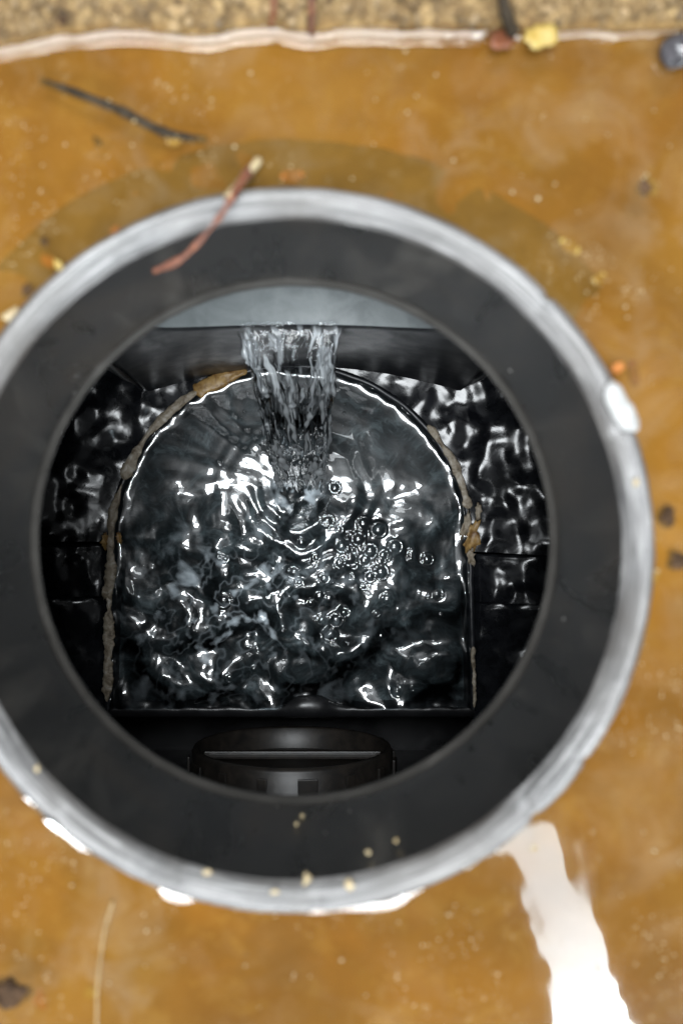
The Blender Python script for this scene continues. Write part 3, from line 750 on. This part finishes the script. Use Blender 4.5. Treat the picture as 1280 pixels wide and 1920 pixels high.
for k in range(16):
    t = 2 * math.pi * (k + 0.62) / 16
    rr = Matrix.Rotation(t - math.pi / 2, 3, 'Z')
    box('locking_tab', pl(RHO * 1.03 * math.cos(t), RHO * 1.03 * math.sin(t), -0.017), (0.010 if k % 3 else 0.020, 0.003, 0.016), M_PLUG, ring, rot @ rr, 0.001)

# ------------------------------------------------------------------ things in and around the puddle
def px_path(pts): return [at(a, b_, z) for a, b_, z in pts]
o = tube('red_twig', px_path([(472, 312, -0.006), (440, 360, 0.0035), (418, 398, 0.004), (385, 440, 0.002), (340, 485, -0.002), (288, 509, -0.006)]),
         lambda f: 0.0017 - 0.0005 * f + 0.0004 * math.sin(f * 9) + 0.0003 * math.sin(f * 31), M_TWIG_RED, None, 60, 10, 0.3, 0.6)
tag(o, 'curved red brown twig lying over the top of the pipe rim', 'twig')
o = tube('pale_sprig', px_path([(486, 300, -0.008), (462, 330, -0.004), (440, 356, 0.001), (428, 372, 0.004)]), 0.0022, M_PALE, None, 24, 8, 0.3)
tag(o, 'pale husky stem end beside the red twig at the rim', 'stem')
o = tube('black_twig', px_path([(78, 152, -0.0120), (150, 178, -0.0112), (225, 208, -0.0112), (300, 246, -0.0112), (345, 258, -0.0112), (388, 262, -0.0120)]),
         lambda f: 0.0018 + 0.0007 * math.sin(f * 3.1), M_TWIG_BLACK, None, 50, 10, 0.3)
tag(o, 'dark straight twig sunk in the puddle near the sandy bank', 'twig')
o = tube('straw', px_path([(212, 1690, -0.009), (196, 1745, -0.0085), (188, 1800, -0.0082), (183, 1850, -0.0082), (181, 1925, -0.0085), (178, 2000, -0.0085)]),
         0.00065, M_STRAW, None, 50, 8, 0.2)
tag(o, 'thin dry straw stem floating on the puddle below the pipe', 'straw')
o = tube('red_sprig', px_path([(583, -20, 0.012), (585, 25, 0.006), (583, 66, -0.004)]), 0.0013, M_TWIG_RED, None, 20, 8, 0.3)
tag(o, 'thin red stem standing on the sandy bank at the waterline', 'stem')
o = tube('brown_sprig', px_path([(512, -20, 0.012), (513, 20, 0.008), (508, 48, 0.000)]), 0.0013, M_RUST, None, 20, 8, 0.3)
tag(o, 'short dull brown stem on the sandy bank next to the red one', 'stem')
o = tube('dark_twig', px_path([(938, -20, 0.013), (950, 30, 0.007), (962, 62, -0.001)]), lambda f: 0.0022 + 0.001 * f, M_TWIG_BLACK, None, 20, 8, 0.4)
tag(o, 'dark twig on the bank above the rust coloured leaf', 'twig')
LEAVES = [
 ('leaf', 942, 76, 0.0075, 0.0050, 0.1, M_RUST, 'rust coloured leaf piece at the waterline below the dark twig', -0.005),
 ('petal', 1012, 70, 0.0095, 0.0062, 0.2, M_YELLOW, 'pale yellow petal at the waterline beside the rust leaf', -0.004),
 ('leaf', 548, 327, 0.0065, 0.0036, 0.1, M_ORANGE, 'orange leaf scrap floating above the rim beside the red twig', -0.0085),
 ('leaf', 1157, 690, 0.0036, 0.0028, 0.4, M_ORANGE, 'bright orange leaf scrap beside the torn white burr', -0.007),
 ('leaf', 1190, 700, 0.0030, 0.0080, 0.2, M_RUST, 'dull brown leaf scrap next to the bright orange one', -0.0095),
 ('leaf', 88, 487, 0.0050, 0.0032, -0.5, M_ORANGE, 'orange leaf scrap beside the yellow petal at the rim', -0.0085),
 ('petal', 112, 499, 0.0042, 0.0022, -0.9, M_YELLOW, 'yellow petal scrap touching the outside of the rim', -0.007),
 ('petal', 1070, 460, 0.0062, 0.0034, -0.6, M_YELLOW, 'larger yellow petal floating off the upper rim', -0.0088),
 ('petal', 1125, 520, 0.0038, 0.0030, 0.6, M_YELLOW, 'smaller yellow petal floating beyond the larger one', -0.0088),
 ('petal', 166, 1868, 0.0036, 0.0036, 0.0, M_YELLOW, 'round yellow petal touching the dry straw', -0.0085),
 ('leaf', 74, 1880, 0.0032, 0.0060, 0.2, M_ORANGE, 'orange leaf scrap on the puddle near the picture corner', -0.0088),
 ('leaf', 425, 433, 0.0035, 0.0016, 0.5, M_RUST, 'tiny rust scrap stuck inside the rim under the red twig', None),
 ('leaf', 213, 427, 0.0030, 0.0018, 0.6, M_ORANGE, 'small orange scrap just outside the upper rim', -0.0085),
 ('husk', 65, 575, 0.0060, 0.0032, 0.7, M_PALE, 'pale husk lying against the outside of the rim', -0.0075),
 ('husk', 25, 592, 0.0052, 0.0040, 0.5, M_PALE, 'second pale husk against the rim near the picture edge', -0.0078),
 ('husk', 1222, 345, 0.0034, 0.0070, 0.5, M_PALE, 'pale husk beside the black lump in the puddle', -0.0088),
 ('husk', 325, 258, 0.0040, 0.0040, 0.2, M_PALE, 'pale husk touching the end of the dark sunken twig', -0.0088),
 ('husk', 1225, 1085, 0.0055, 0.0035, 0.9, M_PALE, 'pale husk on the puddle outside the rim', -0.0082),
]
for k, (nm, px, py, a, b_, ang_, m_, lab, z) in enumerate(LEAVES):
    if z is None: z = -0.011
    p = at(px, py, z)
    if nm == 'leaf' and 'stuck inside' in lab:
        continue
    if z < -0.008: p.z = -0.0110
    o = leaf(nm, p, a * 0.8, b_ * 0.8, ang_, m_, None, 400 + k, 0.2, 0.0005, 0.2)
    tag(o, lab, nm)
LUMPS = [(1206, 352, 0.0040, 'black lump floating in the puddle beside a pale husk'), (183, 266, 0.0024, 'small dark lump in the puddle below the sunken twig'),
         (1248, 968, 0.0050, 'dark brown lump outside the rim, upper of two'), (1268, 1052, 0.0048, 'dark brown lump outside the rim, lower of two'),
         (85, 455, 0.0032, 'small dark lump in the puddle above the orange scrap'), (55, 545, 0.0034, 'dark crumb pressed against the outside of the rim'),
         (20, 1860, 0.0080, 'dark blurred lump in the lower corner of the puddle'), (118, 38, 0.0022, 'small black crumb on the sandy bank')]
for k, (px, py, r, lab) in enumerate(LUMPS):
    z = 0.004 if py < 60 else -0.0110
    o = lump('soil_lump', at(px, py, z), (r, r * 0.8, r * 0.45), M_DARK, None, 0.6, 3, 500 + k); tag(o, lab, 'lump')
o = lump('dark_stone', at(1282, 92, -0.006), (0.0085, 0.0105, 0.006), M_STONE, None, 0.25, 3, 77)
tag(o, 'glossy dark wet stone at the waterline by the picture edge', 'stone')

# pale specks floating on the puddle
rb = random.Random(42); spots = [(470, 137), (397, 187), (205, 188), (252, 227), (330, 256), (248, 272), (763, 210), (780, 180), (1225, 207), (1008, 372), (68, 385), (660, 335), (1172, 575), (545, 312),
    (760, 95), (330, 90), (1040, 345), (960, 360), (850, 300), (700, 270), (1270, 545), (1175, 595), (1235, 1830), (840, 1715), (275, 1745), (135, 1660), (460, 1810), (80, 310), (310, 160),
    (1226, 1595), (1110, 1560), (1205, 1560), (640, 1800), (440, 275), (270, 1715), (430, 1685)]
while len(spots) < 80:
    px, py = rb.uniform(5, 1275), rb.uniform(95, 1915)
    if math.hypot(px - 547, py - 1031) > 720: spots.append((px, py))
SPECK = {2: 'pale speck touching the upper side of the sunken dark twig', 3: 'pale speck lying on the middle of the sunken dark twig', 4: 'pale speck at the gap near the end of the sunken twig',
         8: 'pale speck floating below the wet dark stone', 13: 'pale speck beside the orange scrap above the rim', 14: 'pale speck just below the white waterline, beside the middle of the bank',
         22: 'largest pale speck beyond the white reflection', 23: 'pale speck just below the lower rim', 24: 'pale speck near the top of the dry straw'}
for k, (px, py) in enumerate(spots):
    r = rb.uniform(0.0006, 0.0011) if k < 36 else rb.uniform(0.0004, 0.0007)
    o = lump('floating_speck', at(px, py, ZP + 0.0005), (r, r * rb.uniform(0.6, 1), r * 0.6), M_PALE, None, 0.4, 1, 600 + k)
    if k in SPECK: tag(o, SPECK[k], 'speck', 'pale specks floating on the puddle')
    else: tag(o, 'tiny pale speck floating on the brown puddle', 'speck', 'pale specks floating on the puddle')

# grit and drops stuck to the inside of the pipe
def on_pipe(px, py, r=0.1492):
    rr = ray(px, py); ox, oy = -PC[0], -PC[1]
    a = rr.x ** 2 + rr.y ** 2; b_ = 2 * (ox * rr.x + oy * rr.y); c = ox * ox + oy * oy - r * r
    t = (-b_ + math.sqrt(b_ * b_ - 4 * a * c)) / (2 * a)
    return Vector((rr.x * t, rr.y * t, CAMZ + rr.z * t))
for k, (px, py, r) in enumerate([(566, 1530, 0.0013), (556, 1545, 0.0012), (690, 1598, 0.0014), (742, 1576, 0.0013), (655, 1520, 0.0009), (520, 1512, 0.0010), (610, 1560, 0.0009), (145, 705, 0.0012), (140, 735, 0.0012), (955, 695, 0.0011), (1055, 1160, 0.0012)]):
    o = lump('wall_grit', on_pipe(px, py), (r, r, r), M_PALE if k < 4 else M_LIP, None, 0.4, 2, 700 + k)
    tag(o, 'small grain of grit stuck to the inside wall of the pipe', 'grit', 'grains stuck inside the pipe')

# loose grains on the sandy bank: uncountable
rb = random.Random(9); bmv = []; bmf = []
ico = bmesh.new(); bmesh.ops.create_icosphere(ico, subdivisions=1, radius=1.0)
iv = [v.co.copy() for v in ico.verts]; iface = [[v.index for v in f.verts] for f in ico.faces]; ico.free()
for k in range(2600):
    px, py = rb.uniform(-250, 1530), rb.uniform(-160, 62)
    p = at(px, py, 0.004)
    dd_ = p.y - float(shore(np.array([p.x]))[0])
    if dd_ < 0.002: continue
    z = -0.0065 + 0.75 * min(dd_, 0.03) + 0.22 * max(0, dd_ - 0.03) + 0.001
    r = 0.0007 + 0.0026 * rb.random() ** 3.5
    q = Quaternion((rb.random(), rb.random(), rb.random()), rb.random() * 6); sc = (rb.uniform(0.7, 1.4), rb.uniform(0.7, 1.2), rb.uniform(0.5, 0.9))
    b0 = len(bmv)
    for v in iv: bmv.append(q @ Vector((v.x * sc[0], v.y * sc[1], v.z * sc[2])) * r * rb.uniform(0.85, 1.1) + Vector((p.x, p.y, z)))
    for f in iface: bmf.append([b0 + i for i in f])
o = pyd('soil_grains', bmv, bmf, M_GRAIN, None, False)
tag(o, 'loose sandy soil grains covering the bank', 'soil', None, 'stuff')

# fine pale scum gathered in drifts on the puddle: uncountable
rb = random.Random(19); bmv = []; bmf = []
cand = np.array([[rb.uniform(-0.30, 0.30), rb.uniform(-0.36, 0.22)] for _ in range(26000)])
den = fbm(cand[:, 0] * 16, cand[:, 1] * 16, 3, 201)
rr_ = np.hypot(cand[:, 0] - PC[0], cand[:, 1] - PC[1]); ds = shore(cand[:, 0]) - cand[:, 1]
keep = (rr_ > R_OUT + 0.003) & (ds > 0.008) & (den + 0.25 * np.exp(-(rr_ - R_OUT) / 0.02) > 0.22)
for (x_, y_) in cand[keep][:5200]:
    r = 0.00012 + 0.00042 * rb.random() ** 2.5; b0 = len(bmv); a_ = rb.random() * 6.28
    for k in range(5):
        bmv.append((x_ + r * math.cos(a_ + k * 1.2566) * rb.uniform(0.6, 1.3), y_ + r * math.sin(a_ + k * 1.2566) * rb.uniform(0.6, 1.3), ZP + 0.0002))
    bmv.append((x_, y_, ZP + 0.0002 + r * 0.5))
    for k in range(5): bmf.append((b0 + k, b0 + (k + 1) % 5, b0 + 5))
o = pyd('scum_dust', bmv, bmf, M_PALE, None, True)
tag(o, 'fine pale scum drifting in patches on the brown puddle', 'scum', None, 'stuff')
